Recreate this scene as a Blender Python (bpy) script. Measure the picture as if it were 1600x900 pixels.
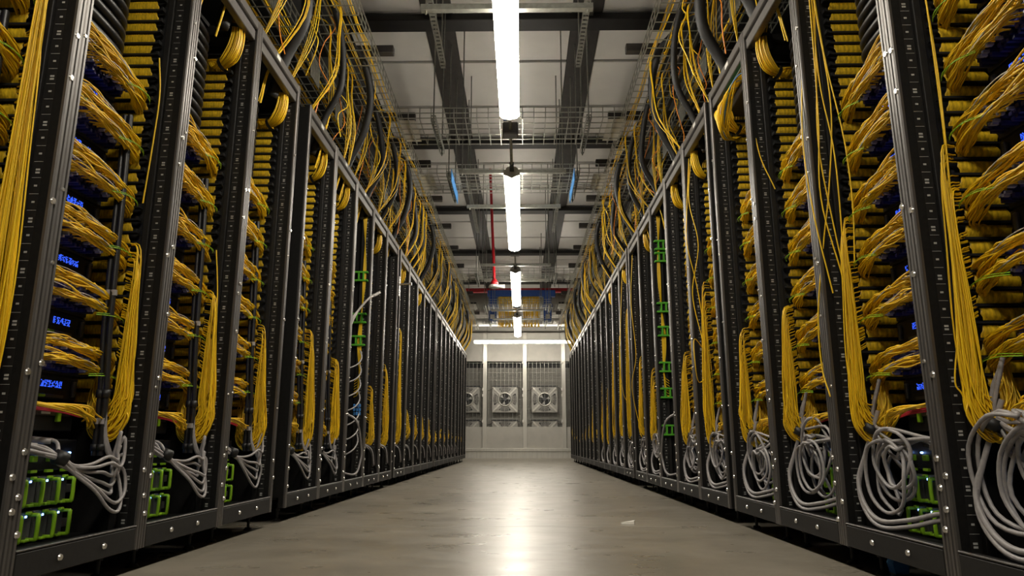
import bpy, math, random
from mathutils import Vector, Matrix
for o in list(bpy.data.objects): bpy.data.objects.remove(o)
S = bpy.context.scene; COL = S.collection
R = math.radians
# ---------------------------------------------------------------- camera, world, exposure
CAMZ = 0.40
cd = bpy.data.cameras.new('camera'); cam = bpy.data.objects.new('camera', cd); COL.objects.link(cam)
cam.location = (0.08, 0, CAMZ); cam.rotation_euler = (R(90 + 12.36), 0, R(0.78))
cd.sensor_width = 36; cd.lens = 24.75; cd.clip_start = 0.02; cd.clip_end = 100
S.camera = cam
w = bpy.data.worlds.new('world'); S.world = w; w.use_nodes = True
w.node_tree.nodes['Background'].inputs[0].default_value = (0.9, 0.95, 1, 1)
w.node_tree.nodes['Background'].inputs[1].default_value = 0.01
S.view_settings.view_transform = 'Standard'; S.view_settings.look = 'None'
S.view_settings.gamma = 1; S.view_settings.use_curve_mapping = False
S.view_settings.exposure = 1.55
LAMP_STRENGTH = 18.0
# ---------------------------------------------------------------- materials
MATS = {}
def mat(name, col, rough=0.5, metal=0.0, noise=0.0, scale=20.0, bump=0.0, emit=None, es=0.0, island=0.0, spec=0.5, stretch=None, alpha=None):
    m = bpy.data.materials.new(name); m.use_nodes = True; nt = m.node_tree; b = nt.nodes['Principled BSDF']
    b.inputs['Base Color'].default_value = (*col, 1); b.inputs['Roughness'].default_value = rough
    b.inputs['Metallic'].default_value = metal; b.inputs['Specular IOR Level'].default_value = spec
    fac = None
    if noise or bump:
        tc = nt.nodes.new('ShaderNodeTexCoord'); mp = nt.nodes.new('ShaderNodeMapping')
        nt.links.new(tc.outputs['Object'], mp.inputs[0])
        if stretch: mp.inputs['Scale'].default_value = stretch
        n = nt.nodes.new('ShaderNodeTexNoise'); n.inputs['Scale'].default_value = scale; n.inputs['Detail'].default_value = 5
        nt.links.new(mp.outputs[0], n.inputs['Vector']); fac = n.outputs['Fac']
    src = None
    if island:
        g = nt.nodes.new('ShaderNodeNewGeometry'); src = g.outputs['Random Per Island']; amt = island
    elif noise:
        src = fac; amt = noise
    if src is not None:
        r = nt.nodes.new('ShaderNodeValToRGB')
        r.color_ramp.elements[0].color = (*[c * (1 - amt) for c in col], 1)
        r.color_ramp.elements[1].color = (*[min(1, c * (1 + amt)) for c in col], 1)
        if not island:
            r.color_ramp.elements[0].position = .3; r.color_ramp.elements[1].position = .7
        nt.links.new(src, r.inputs[0]); nt.links.new(r.outputs[0], b.inputs['Base Color'])
    if bump:
        bp = nt.nodes.new('ShaderNodeBump'); bp.inputs['Strength'].default_value = bump; bp.inputs['Distance'].default_value = .002
        nt.links.new(fac, bp.inputs['Height']); nt.links.new(bp.outputs[0], b.inputs['Normal'])
    if emit:
        b.inputs['Emission Color'].default_value = (*emit, 1); b.inputs['Emission Strength'].default_value = es
    MATS[name] = m; return m
mat('rack_black', (.008, .0075, .007), .72, 0, .25, 60, .05, spec=.2)
mat('post_steel', (.105, .096, .089), .36, .45, .15, 80, .03, stretch=(1, 1, .1))
mat('rail_black', (.013, .012, .011), .58, .1, .2, 60, .05, spec=.3)
mat('plastic_black', (.010, .010, .010), .5, 0, .2, 50)
mat('panel_dark', (.030, .030, .033), .45, .2, .2, 90)
mat('fiber_yellow', (.86, .53, .010), .42, island=.22)
mat('fiber_band', (.74, .45, .012), .5, 0, .45, 120, .2, stretch=(1, 1, .12))
mat('fiber_orange', (.80, .25, .02), .42, island=.15)
mat('fiber_red', (.45, .01, .03), .45, island=.2)
mat('fiber_lime', (.32, .62, .02), .45, island=.2)
mat('fiber_white', (.45, .42, .40), .45, island=.2)
mat('cable_grey', (.30, .28, .275), .42, 0, .12, 90)
mat('cable_black', (.014, .013, .013), .38, 0, .2, 60)
mat('hose_black', (.008, .0075, .0075), .55, 0, .2, 60)
mat('connector_blue', (.022, .022, .12), .4, island=.6)
mat('connector_pale', (.25, .25, .36), .4, island=.4)
mat('green_plastic', (.31, .58, .02), .4, 0, .08, 40)
mat('green_bracket', (.10, .42, .03), .4, 0, .08, 40)
mat('module_grey', (.12, .12, .125), .35, .5, .15, 60)
mat('zinc', (.30, .30, .27), .38, .8, .15, 40)
mat('wire_zinc', (.42, .42, .38), .35, .8, .15, 20)
mat('screw_zinc', (.72, .70, .66), .25, .9, .1, 60)
mat('white_label', (.65, .64, .60), .6, 0, .06, 30)
mat('mark_white', (.42, .41, .38), .6, 0, .1, 60)
mat('led_blue', (.02, .06, .8), .4, emit=(.035, .11, .95), es=.5)
mat('led_white', (.6, .7, 1), .4, emit=(.22, .42, 1), es=2.2)
mat('led_green', (.05, .5, .1), .4, emit=(.08, .8, .15), es=.8)
mat('blue_plastic', (.03, .12, .42), .4, 0, .1, 30)
mat('blue_tape', (.05, .22, .55), .5, 0, .1, 30)
mat('blue_paint', (.02, .07, .28), .4, 0, .12, 12)
mat('red_paint', (.50, .012, .02), .35, 0, .1, 20)
mat('white_plastic', (.62, .60, .55), .45, 0, .06, 30)
mat('ceiling_panel', (.68, .655, .62), .35, 0, .05, 3, .02)
mat('beam_black', (.028, .024, .021), .5, .1, .25, 12, .05)
mat('backdrop_black', (.006, .006, .006), .7, 0, .3, 5)
mat('joint_filler', (.24, .22, .18), .4, 0, .15, 9)
mat('beam_dark', (.007, .006, .006), .5, .1, .25, 12, .05)
mat('wall_grey', (.42, .40, .36), .5, 0, .06, 6)
mat('aluminium', (.58, .56, .51), .38, .6, .08, 20, stretch=(1, 1, .1))
mat('louver', (.40, .385, .35), .45, .4, .1, 20)
mat('fan_grey', (.36, .345, .315), .4, .3, .08, 20)
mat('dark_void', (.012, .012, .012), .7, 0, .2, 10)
mat('lamp_housing', (.55, .54, .50), .4, .2, .05, 20)
mat('paper', (.80, .77, .70), .7, 0, .05, 40)
mat('lamp_lens', (.9, .9, .88), .4, emit=(1, .93, .80), es=LAMP_STRENGTH)
def floor_material():
    m = bpy.data.materials.new('polished_concrete'); m.use_nodes = True; nt = m.node_tree; b = nt.nodes['Principled BSDF']
    L = nt.links.new
    tc = nt.nodes.new('ShaderNodeTexCoord')
    def noise(scale, detail, st=None, rough=.6):
        mp = nt.nodes.new('ShaderNodeMapping'); L(tc.outputs['Object'], mp.inputs[0])
        if st: mp.inputs['Scale'].default_value = st
        n = nt.nodes.new('ShaderNodeTexNoise'); n.inputs['Scale'].default_value = scale; n.inputs['Detail'].default_value = detail
        n.inputs['Roughness'].default_value = rough; L(mp.outputs[0], n.inputs['Vector']); return n.outputs['Fac']
    def ramp(f, p0, c0, p1, c1):
        r = nt.nodes.new('ShaderNodeValToRGB'); e = r.color_ramp.elements
        e[0].position = p0; e[0].color = (*c0, 1); e[1].position = p1; e[1].color = (*c1, 1); L(f, r.inputs[0]); return r.outputs[0]
    big = ramp(noise(1.5, 9, rough=.7), .33, (.150, .133, .104), .70, (.245, .219, .175))
    streak = ramp(noise(1.4, 9, (1, 1.1, 1), .75), .52, (0, 0, 0), .74, (.045, .041, .034))
    scr = ramp(noise(7, 10, (3, .6, 1), .75), .62, (0, 0, 0), .72, (.06, .056, .05))
    def add(a, c):
        x = nt.nodes.new('ShaderNodeMixRGB'); x.blend_type = 'ADD'; x.inputs[0].default_value = 1; L(a, x.inputs[1]); L(c, x.inputs[2]); return x.outputs[0]
    L(add(add(big, streak), scr), b.inputs['Base Color'])
    rr = ramp(noise(3, 8, (1, 2, 1)), .3, (.25,) * 3, .7, (.38,) * 3)
    L(rr, b.inputs['Roughness'])
    bp = nt.nodes.new('ShaderNodeBump'); bp.inputs['Strength'].default_value = .03; bp.inputs['Distance'].default_value = .003
    L(noise(2.5, 4), bp.inputs['Height']); L(bp.outputs[0], b.inputs['Normal'])
    b.inputs['Specular IOR Level'].default_value = .5
    MATS['concrete'] = m
floor_material()
# ---------------------------------------------------------------- mesh helpers
class MB:
    def __init__(s, sx=1): s.v = []; s.f = []; s.sx = sx; s.sm = []
    def add(s, vs, fs, smooth=False):
        k = len(s.v); s.v.extend(vs); s.f.extend([tuple(i + k for i in f) for f in fs]); s.sm.extend([smooth] * len(fs)); return s
    def box(s, x0, x1, y0, y1, z0, z1):
        return s.add([(x0,y0,z0),(x1,y0,z0),(x1,y1,z0),(x0,y1,z0),(x0,y0,z1),(x1,y0,z1),(x1,y1,z1),(x0,y1,z1)],
                     [(0,3,2,1),(4,5,6,7),(0,1,5,4),(1,2,6,5),(2,3,7,6),(3,0,4,7)])
    def bev(s, x0, x1, y0, y1, z0, z1, b):
        # box with all edges chamfered
        X, Y, Z = (x0, x1), (y0, y1), (z0, z1); vs = []; idx = {}
        for i in (0, 1):
            for j in (0, 1):
                for k in (0, 1):
                    dx, dy, dz = (b, -b)[i], (b, -b)[j], (b, -b)[k]
                    for a, p in enumerate(((X[i], Y[j]+dy, Z[k]+dz), (X[i]+dx, Y[j], Z[k]+dz), (X[i]+dx, Y[j]+dy, Z[k]))):
                        idx[(i,j,k,a)] = len(vs); vs.append(p)
        g = lambda *t: idx[t]
        fs = []
        for i in (0,1): f = [g(i,0,0,0),g(i,0,1,0),g(i,1,1,0),g(i,1,0,0)]; fs.append(f if i==0 else f[::-1])
        for j in (0,1): f = [g(0,j,0,1),g(1,j,0,1),g(1,j,1,1),g(0,j,1,1)]; fs.append(f if j==0 else f[::-1])
        for k in (0,1): f = [g(0,0,k,2),g(0,1,k,2),g(1,1,k,2),g(1,0,k,2)]; fs.append(f if k==0 else f[::-1])
        for i in (0,1):
            for j in (0,1): f = [g(i,j,0,0),g(i,j,1,0),g(i,j,1,1),g(i,j,0,1)]; fs.append(f if (i^j) else f[::-1])
        for i in (0,1):
            for k in (0,1): f = [g(i,0,k,0),g(i,1,k,0),g(i,1,k,2),g(i,0,k,2)]; fs.append(f if not (i^k) else f[::-1])
        for j in (0,1):
            for k in (0,1): f = [g(0,j,k,1),g(1,j,k,1),g(1,j,k,2),g(0,j,k,2)]; fs.append(f if (j^k) else f[::-1])
        for i in (0,1):
            for j in (0,1):
                for k in (0,1): f = [g(i,j,k,0),g(i,j,k,1),g(i,j,k,2)]; fs.append(f if not (i^j^k) else f[::-1])
        return s.add(vs, fs)
    def prism_z(s, pts, z0, z1):
        n = len(pts)
        return s.add([(x,y,z0) for x,y in pts] + [(x,y,z1) for x,y in pts],
              [tuple(range(n))[::-1], tuple(range(n,2*n))] + [(i,(i+1)%n,n+(i+1)%n,n+i) for i in range(n)])
    def prism_y(s, pts, y0, y1):
        n = len(pts)
        return s.add([(x,y0,z) for x,z in pts] + [(x,y1,z) for x,z in pts],
              [tuple(range(n)), tuple(range(n,2*n))[::-1]] + [((i+1)%n,i,n+i,n+(i+1)%n) for i in range(n)])
    def tube(s, path, r, n=5, caps=False, phase=0.0):
        P = [Vector(p) for p in path]; vs = []; m = len(P)
        up = Vector((0.31, 0.17, 1.0))
        t0 = (P[1]-P[0]).normalized()
        a = up.cross(t0)
        if a.length < 1e-4: a = Vector((1,0,0)).cross(t0)
        a.normalize()
        for i, p in enumerate(P):
            t = (P[min(i+1,m-1)] - P[max(i-1,0)])
            if t.length < 1e-9: t = t0
            t = t.normalized(); a = (a - t*a.dot(t))
            if a.length < 1e-6: a = t.orthogonal()
            a.normalize(); b = t.cross(a); rr = r[i] if isinstance(r, (list, tuple)) else r
            for k in range(n):
                q = phase + 2*math.pi*k/n; vs.append(tuple(p + (a*math.cos(q) + b*math.sin(q))*rr))
        fs = [(i*n+k, i*n+(k+1)%n, (i+1)*n+(k+1)%n, (i+1)*n+k) for i in range(m-1) for k in range(n)]
        if caps: fs += [tuple(range(n))[::-1], tuple(range((m-1)*n, m*n))]
        return s.add(vs, fs, n > 4 or True)
    def cyl(s, p0, p1, r, n=10, r2=None):
        return s.tube([p0, p1], [r, r if r2 is None else r2], n, True) if False else s._cyl(p0, p1, r, n, r2)
    def _cyl(s, p0, p1, r, n, r2):
        p0, p1 = Vector(p0), Vector(p1); t = (p1-p0).normalized(); a = t.orthogonal().normalized(); b = t.cross(a)
        r2 = r if r2 is None else r2; vs = []
        for p, rr in ((p0, r), (p1, r2)):
            for k in range(n):
                q = 2*math.pi*k/n; vs.append(tuple(p + (a*math.cos(q)+b*math.sin(q))*rr))
        s.add(vs, [(k,(k+1)%n,n+(k+1)%n,n+k) for k in range(n)], n > 6)
        return s.add(vs, [tuple(range(n))[::-1], tuple(range(n,2*n))])
    def mesh(s, name, material):
        vs = s.v if s.sx == 1 else [(-x,y,z) for x,y,z in s.v]
        fs = s.f if s.sx == 1 else [f[::-1] for f in s.f]
        me = bpy.data.meshes.new(name); me.from_pydata(vs, [], fs)
        if any(s.sm): me.polygons.foreach_set('use_smooth', s.sm)
        me.materials.append(MATS[material]); me.update(); return me
    def build(s, name, material, parent=None, loc=None):
        return place(name, s.mesh(name, material), parent, loc)
def place(name, me, parent=None, loc=None):
    o = bpy.data.objects.new(name, me); COL.objects.link(o)
    if parent: o.parent = parent
    if loc: o.location = loc
    return o
LABELS = {}
def tag(o, label, cat, group=None):
    n = len(label.split()); assert 4 <= n <= 16, (n, label)
    if label in LABELS and not group: print('DUP LABEL', label)
    if label in LABELS: print('DUP', label)
    LABELS[label] = 1
    o['label'] = label; o['category'] = cat
    if group: o['group'] = group
    return o
def thing(name, loc, label, cat, group=None):
    o = bpy.data.objects.new(name, None); COL.objects.link(o); o.location = loc; o.empty_display_size = .05
    return tag(o, label, cat, group)
def structure(o): o['kind'] = 'structure'; return o
CACHE = {}
def cached(key, fn):
    if key not in CACHE: CACHE[key] = fn()
    return CACHE[key]
def cr(pts, k=4):
    # Catmull-Rom through pts
    P = [Vector(p) for p in pts]; P = [P[0]*2-P[1]] + P + [P[-1]*2-P[-2]]; out = []
    for i in range(1, len(P)-2):
        p0, p1, p2, p3 = P[i-1:i+3]
        for j in range(k):
            t = j/k
            out.append(.5*((2*p1) + (p2-p0)*t + (2*p0-5*p1+4*p2-p3)*t*t + (3*p1-p0-3*p2+p3)*t**3))
    out.append(P[-2]); return out
ORD = ['nearest', 'second', 'third', 'fourth', 'fifth', 'sixth', 'seventh', 'eighth', 'ninth', 'tenth', 'eleventh', 'twelfth', 'thirteenth',
       'fourteenth', 'fifteenth', 'sixteenth', 'seventeenth', 'eighteenth', 'nineteenth', 'twentieth', 'twenty-first', 'twenty-second', 'twenty-third']
SIDE = {-1: 'left', 1: 'right'}
# ---------------------------------------------------------------- setting
YOFF = {-1: -.075, 1: .03}
HALF = 1.13           # aisle half width to the rack fronts
structure(MB().box(-2.6, 2.6, -3, 19.2, -.15, 0).build('floor', 'concrete'))
fl = bpy.data.objects['floor']
MB().box(-1.5, 1.5, 3.595, 3.601, 0, .0004).build('expansion_joint', 'joint_filler', fl)
CZ = 4.40
ceil = structure(MB().box(-2.6, 2.6, -3, 19.2, CZ + .03, CZ + .12).build('ceiling', 'beam_black'))
thick = [5.97 + 2.81*k for k in range(-3, 5)]
xs = [(-1.62, -.86), (-.57, .57), (.86, 1.62)]
ys = []
for t in thick:
    ys += [(t, t + .88), (t + .93, t + 1.92), (t + 1.97, t + 2.80)]
for (x0, x1) in xs:
    for (y0, y1) in ys:
        if y0 > 18.6 or y1 < -3: continue
        MB().bev(x0, x1, y0, min(y1, 18.6), CZ, CZ + .03, .004).build('ceiling_panel', 'ceiling_panel', ceil)
for k, t in enumerate(thick):
    if t < -3 or t > 18.5: continue
    m = MB(); m.bev(-1.638, 1.638, t - .02, t + .18, CZ - .10, CZ - .0305, .006)
    m.build('cross_beam', 'beam_dark', ceil)
for s in (-1, 1):
    m = MB(); m.box(s*.715 - .14, s*.715 + .14, -3, 18.6, CZ - .03, CZ - .001)
    m.box(s*.715 - .012, s*.715 + .012, -3, 18.6, CZ - .06, CZ - .03).box(s*.715 - .05, s*.715 + .05, -3, 18.6, CZ - .07, CZ - .06)
    m.build('long_beam', 'beam_black', ceil)
    # black boxes added over the racks to keep the space above the trays dark
    structure(MB().box(*sorted((s*1.64, s*2.6)), -3, 18.6, 3.45, CZ + .03).build('trim_%d' % (1 if s < 0 else 2), 'backdrop_black'))
    structure(MB().box(*sorted((s*2.6, s*2.7)), -3, 19.2, -.15, CZ + .12).build('wall_' + SIDE[s], 'backdrop_black'))
structure(MB().box(-2.7, 2.7, -3.1, -3, -.15, CZ + .12).build('wall_front', 'wall_grey'))
# ---------------------------------------------------------------- end wall with fan bays
WY = 18.6
wall = structure(MB().box(-2.6, 2.6, WY + .25, WY + .4, 0, CZ + .1).build('wall_back', 'wall_grey'))
MB().box(-2.6, 2.6, WY - .06, WY + .25, 0, .165).build('plinth', 'aluminium', wall)
MB().bev(-2.6, 2.6, WY - .08, WY + .02, .17, .25, .006).build('sill_rail', 'aluminium', wall)
COLX = [-1.93, -.884, .163, 1.18, 2.21]
for x in COLX:
    m = MB(); m.prism_z([(x-.05,WY-.05),(x-.015,WY-.05),(x-.015,WY-.035),(x+.015,WY-.035),(x+.015,WY-.05),(x+.05,WY-.05),(x+.05,WY+.05),(x-.05,WY+.05)], .25, 3.25)
    c = m.build('column', 'aluminium', wall)
    for z in (2.42, 1.72, 1.56, .9):
        MB().bev(x-.07, x-.03, WY-.085, WY-.05, z, z+.07, .004).build('clip', 'white_plastic', c)
def bay(x0, x1):
    MB().bev(x0, x1, WY - .01, WY + .02, .25, .79, .004).build('kick_panel', 'wall_grey', wall)
    MB().bev(x0, x1, WY - .005, WY + .03, 2.49, 3.25, .004).build('upper_panel', 'wall_grey', wall)
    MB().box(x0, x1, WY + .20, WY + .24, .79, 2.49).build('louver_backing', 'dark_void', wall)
    m = MB(); z = .80
    while z < 2.32:
        m.prism_y([(0, 0)], 0, 0) if False else None
        m.add([(x0,WY+.14,z+.004),(x1,WY+.14,z+.004),(x1,WY+.18,z+.036),(x0,WY+.18,z+.036),(x0,WY+.145,z),(x1,WY+.145,z),(x1,WY+.185,z+.03),(x0,WY+.185,z+.03)],
              [(0,1,2,3),(7,6,5,4),(0,4,5,1),(3,2,6,7),(0,3,7,4),(1,5,6,2)]); z += .034
    o = m.build('louver_slats', 'louver', wall); o['kind'] = 'stuff'
    m = MB(); x = x0 + .05
    while x < x1: m.box(x-.003, x+.003, WY+.03, WY+.036, .79, 2.49); x += .105
    for z in (1.0, 1.25, 1.5, 1.75, 2.0, 2.2, 2.45): m.box(x0, x1, WY+.036, WY+.041, z-.002, z+.002)
    m.build('guard_mesh', 'wire_zinc', wall)
for a, b in zip(COLX[:-1], COLX[1:]): bay(a + .05, b - .05)
bay(COLX[-1] + .05, 2.6); bay(-2.6, COLX[0] - .05)
def fan(cx, cz, label):
    f = thing('wall_fan', (cx, WY + .06, cz - .345), label, 'fan', 'fans in the end wall')
    h = .345; c = h
    MB().bev(-h, h, 0, .05, c-h, c+h, .012).build('frame', 'fan_grey', f)
    MB().bev(-h, h, -.02, .03, c+h-.02, c+h+.012, .003).build('top_lip', 'panel_dark', f)
    for q in range(4):
        a0 = q*math.pi/2
        # perforated sector: dark plate with rows of round studs between the holes
        m = MB(); n = 8; half = R(30)
        pts = [(.315*math.cos(a0-half+2*half*i/n), .315*math.sin(a0-half+2*half*i/n)) for i in range(n+1)] + \
              [(.19*math.cos(a0+half*.8-1.6*half*i/n), .19*math.sin(a0+half*.8-1.6*half*i/n)) for i in range(n+1)]
        m.prism_y([(x, c+z) for x, z in pts], -.004, 0); sec = m.build('vent_sector', 'dark_void', f)
        m = MB()
        for rr in (.205, .232, .259, .286, .308):
            k = 9
            for i in range(k):
                a = a0 - half*.82 + 1.64*half*(i+.5*(int(rr*1000) % 2))/k
                x, z = rr*math.cos(a), c + rr*math.sin(a); m.box(x-.008, x+.008, -.008, -.004, z-.008, z+.008)
        m.build('vent_web', 'fan_grey', sec)
        a = a0 + math.pi/4; ca, sa = math.cos(a), math.sin(a); m = MB()
        w2 = .02
        P = [(.18*ca - w2*-sa, .18*sa - w2*ca), (.44*ca - w2*-sa, .44*sa - w2*ca), (.44*ca + w2*-sa, .44*sa + w2*ca), (.18*ca + w2*-sa, .18*sa + w2*ca)]
        m.prism_y([(x, c+z) for x, z in P], -.02, 0); m.build('strut', 'aluminium', f)
    m = MB(); n = 28
    m.tube([(.165*math.cos(2*math.pi*i/n), -.012, c+.165*math.sin(2*math.pi*i/n)) for i in range(n+1)], .018, 6); m.build('ring', 'aluminium', f)
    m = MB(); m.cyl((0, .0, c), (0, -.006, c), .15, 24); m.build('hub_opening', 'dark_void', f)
    m = MB(); m.cyl((0, -.006, c), (0, -.03, c), .055, 16, .04); m.build('motor', 'module_grey', f)
    for q in range(3):
        a = R(20 + 120*q); m = MB()
        p = [(.04*math.cos(a), .04*math.sin(a)), (.14*math.cos(a-.35), .14*math.sin(a-.35)), (.14*math.cos(a+.25), .14*math.sin(a+.25))]
        m.prism_y([(x, c+z) for x, z in p], -.02, -.012); m.build('blade', 'fan_grey', f)
    m = MB(); m.tube(cr([(-.3, -.02, c+.3), (-.36, -.05, c+.25), (-.45, -.04, c+.22)], 5), .006, 5); m.tube(cr([(.3, -.02, c+.3), (.38, -.05, c+.3), (.46, -.04, c+.2)], 5), .006, 5)
    m.build('lead', 'cable_black', f)
for n, (x, nm) in enumerate(((-1.36, 'leftmost bay'), (-.36, 'middle bay'), (.68, 'right bay'), (1.72, 'bay hidden by the right racks'))):
    if n == 3: continue
    fan(x, 1.50, 'grey square wall fan in upper row of end wall, ' + nm)
    fan(x, .62, 'grey square wall fan half behind kick panel of end wall, ' + nm)
# ---------------------------------------------------------------- racks
U = .04445; TOP = 2.305; RB = .072; PITCH = .6
YS = [1.21 + .6*k for k in range(4)]
for g0, n in ((3.73, 5), (6.85, 5), (9.97, 5), (13.09, 4)): YS += [g0 + .6*k for k in range(n)]
def YR(sx, i): return YS[i] + (YOFF[sx] if i < 4 else 0)
POST = [(.004,0),(0,.003),(0,.011),(.007,.0125),(.007,.0165),(0,.018),(0,.026),(.004,.029),(.011,.029),(.011,0)]
def m_post(sx): return MB(sx).prism_z(POST, RB, TOP).mesh('front_post', 'post_steel')
def m_screw(sx, r):
    m = MB(sx); m.cyl((0, 0, 0), (-.004, 0, 0), r, 8, r*.8); m.box(-.0046, -.004, -r*.7, r*.7, -r*.12, r*.12); return m.mesh('screw', 'screw_zinc')
def m_marks(sx):
    m = MB(sx); z = .16
    i = 0
    while z < TOP - .1:
        w_ = .004 if i % 3 else .0055
        m.box(.047-w_, .047+w_, -.0006, 0, z-.0025, z+.0025)
        if i % 3 == 0: m.box(.047-w_, .047+w_, -.0006, 0, z-.011, z-.006)
        m.box(.036, .060, -.0004, 0, z+U/2-.0005, z+U/2+.0005)
        z += U; i += 1
    return m.mesh('rail_marks', 'mark_white')
def m_finger(sx):
    m = MB(sx); m.box(.10, .25, -.020, .002, -.003, .003); m.box(.094, .102, -.022, .002, -.003, .010); return m.mesh('finger', 'plastic_black')
def m_fingers(sx):
    m = MB(sx)
    for k in range(38):
        z = k*U; m.box(.10, .25, -.028, .002, z-.0035, z+.0035)
    return m.mesh('fingers', 'plastic_black')
def m_band(sx, var):
    # vertical strands pinched between two fingers: ribbed bulging sheet
    rnd = random.Random(50 + var); m = MB(sx); n = 30; rows = 4; vs = []
    x0, x1 = .122, .236
    ed = [rnd.uniform(-.004, .004) for _ in range(rows+1)]
    for j in range(rows+1):
        t = j/rows; bul = math.sin(math.pi*t)
        for i in range(n+1):
            u = i/n; x = x0 + (x1-x0)*u + (ed[j] + .004*bul)*(1 if u > .5 else -1)*abs(2*u-1)
            y = -.010 - .007*bul**.5*(.55+.45*math.sin(math.pi*(.1+.8*u))) - (.0035 if i % 2 else 0)*(.6+.4*rnd.random())
            vs.append((x + .006*(t-.5)*(var-1), y, (t-.5)*(U-.012)))
    fs = [(j*(n+1)+i, j*(n+1)+i+1, (j+1)*(n+1)+i+1, (j+1)*(n+1)+i) for j in range(rows) for i in range(n)]
    m.add(vs, fs, True); return m.mesh('strand_band', 'fiber_band')
def m_foot(sx):
    m = MB(sx); m.cyl((0,0,.012), (0,0,RB+.01), .007, 8); m.cyl((0,0,0), (0,0,.012), .022, 12, .014); m.cyl((0,0,.05), (0,0,.06), .013, 6); return m.mesh('foot', 'rail_black')
FZ0 = .52                       # z of lowest finger
NF = 38
racks = {}
def rack(sx, i):
    Y0 = YR(sx, i); near = i <= 7; sd = SIDE[sx]
    r = thing('equipment_rack', (sx*HALF, Y0, 0), 'black open equipment rack, %s from the camera in the %s row' % (ORD[i], sd), 'rack', 'equipment racks')
    racks[(sx, i)] = r
    me = cached(('post', sx), lambda: m_post(sx))
    posts = []
    for y in (0.0005, PITCH - .0295): posts.append(place('front_post', me, r, (0, y, 0)))
    def mk(name, material, fn): return place(name, cached((name, sx), lambda: fn(MB(sx)).mesh(name, material)), r)
    for p in posts: place('post_core', cached(('core', sx), lambda: MB(sx).box(.0112, .035, .001, .028, RB, TOP).mesh('post_core', 'rack_black')), p)
    mk('top_rail', 'post_steel', lambda m: m.bev(.001, .045, .03, .57, TOP-.045, TOP, .004).bev(.012, .045, .03, .57, TOP-.10, TOP-.05, .003))
    br = mk('base_rail', 'rail_black', lambda m: m.bev(.001, .05, .03, .57, RB, RB+.068, .004))
    mk('base_rail_lip', 'post_steel', lambda m: m.bev(.0, .012, .03, .57, RB+.0685, RB+.073, .001))
    mk('floor_pan', 'rack_black', lambda m: m.box(.05, .95, .01, .59, RB+.04, RB+.05))
    mk('top_light_block', 'rack_black', lambda m: m.box(.24, .95, .01, .59, TOP-.02, TOP))  # unseen lid added to keep overhead light out of the rack interior
    mk('side_panel', 'rack_black', lambda m: m.box(.035, .95, .585, .597, RB+.05, TOP-.01))
    if i == 0 or abs(Y0 - YR(sx, i-1)) > .65: mk('end_panel', 'rack_black', lambda m: m.box(.035, .95, .003, .015, RB+.05, TOP-.01))
    mk('back_panel', 'rack_black', lambda m: m.box(.94, .95, .02, .58, RB+.05, TOP-.02))
    mr = mk('mounting_rail', 'rail_black', lambda m: m.bev(.03, .066, .572, .585, RB+.06, TOP-.05, .002).bev(.066, .088, .560, .585, RB+.06, TOP-.05, .002))
    mm = place('rail_marks', cached(('marks', sx), lambda: m_marks(sx)), mr); mm.location = (0, .572, 0)
    # label sticker on the top rail
    if near: mk('rail_label', 'white_label', lambda m: m.box(-.0006, .001, .22, .27, TOP-.036, TOP-.014))
    ft = cached(('foot', sx), lambda: m_foot(sx))
    for y in (.10, .50): place('foot', ft, r, (sx*.07, y, 0))
    place('foot', ft, r, (sx*.85, .3, 0))
    if i <= 9:
        rnd = random.Random(i*7 + sx)
        s1 = cached(('screw', sx, 1), lambda: m_screw(sx, .0095)); s2 = cached(('screw', sx, 2), lambda: m_screw(sx, .006))
        for j, p in enumerate(posts):
            for z in ((.17, .28, .37, .60, .84, 1.05, 1.50, 1.78) if j == 0 else (.22, .33, .58, 1.02, 1.36, 1.47, 1.92)):
                place('screw', s1 if (z < .45 or i < 5 and rnd.random() < .5) else s2, p, (0, .007 if rnd.random() < .5 else .022, z + rnd.uniform(-.02, .02)))
        for y in (.2, .4): place('screw', s1, br, (0, y, RB+.034))
    else:
        def fs(m):
            for y0 in (0, PITCH-.03):
                for z in (.17, .28, .45, .7, 1.0, 1.4, 1.8): m.cyl((.0, y0+.014, z), (-.004, y0+.014, z), .008, 6)
            return m
        mk('screws', 'screw_zinc', fs)
    if i == 6: return r
    cm = mk('cable_manager', 'plastic_black', lambda m: m.box(.09, .26, .575, .584, FZ0-.06, FZ0+NF*U+.02))
    if i <= 5:
        fm = cached(('finger', sx), lambda: m_finger(sx))
        for k in range(NF): place('finger', fm, cm, (0, .560, FZ0 + k*U))
    elif i <= 14:
        place('finger_comb', cached(('fingers', sx), lambda: m_fingers(sx)), cm, (0, .560, FZ0))['kind'] = 'stuff'
    if i <= 9:
        run = thing('fiber_run', (sx*HALF, Y0 + .562, FZ0 + U/2), 'yellow fiber strands packed behind black fingers, %s %s rack from the camera' % (ORD[i], sd), 'cable run', 'fiber runs in finger managers')
        rnd = random.Random(i*31 + sx)
        lo = 0; hi = NF - 1 - (rnd.randint(0, 3) if i else 0)
        for k in range(lo, hi):
            place('strand_band', cached(('band', sx, rnd.randint(0, 3)), lambda v=rnd.randint(0, 3): m_band(sx, v)), run, (sx*rnd.uniform(-.004, .004), rnd.uniform(-.003, .002), k*U))
        # crown: the strands fold away over the last finger
        m = MB(sx)
        for q in range(22):
            x = .12 + .115*q/21; y = rnd.uniform(-.012, 0)
            m.tube(cr([(x, y, hi*U-.025), (x, y-.006, hi*U), (x+.005, y-.012, hi*U+.02), (x+.03, y-.02, hi*U+.035), (x+.09, y-.02, hi*U+.03)], 3), .003, 4)
        m.build('strand_crown', 'fiber_yellow', run)
    return r
for sx in (-1, 1):
    for i in range(len(YS)): rack(sx, i)
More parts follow.
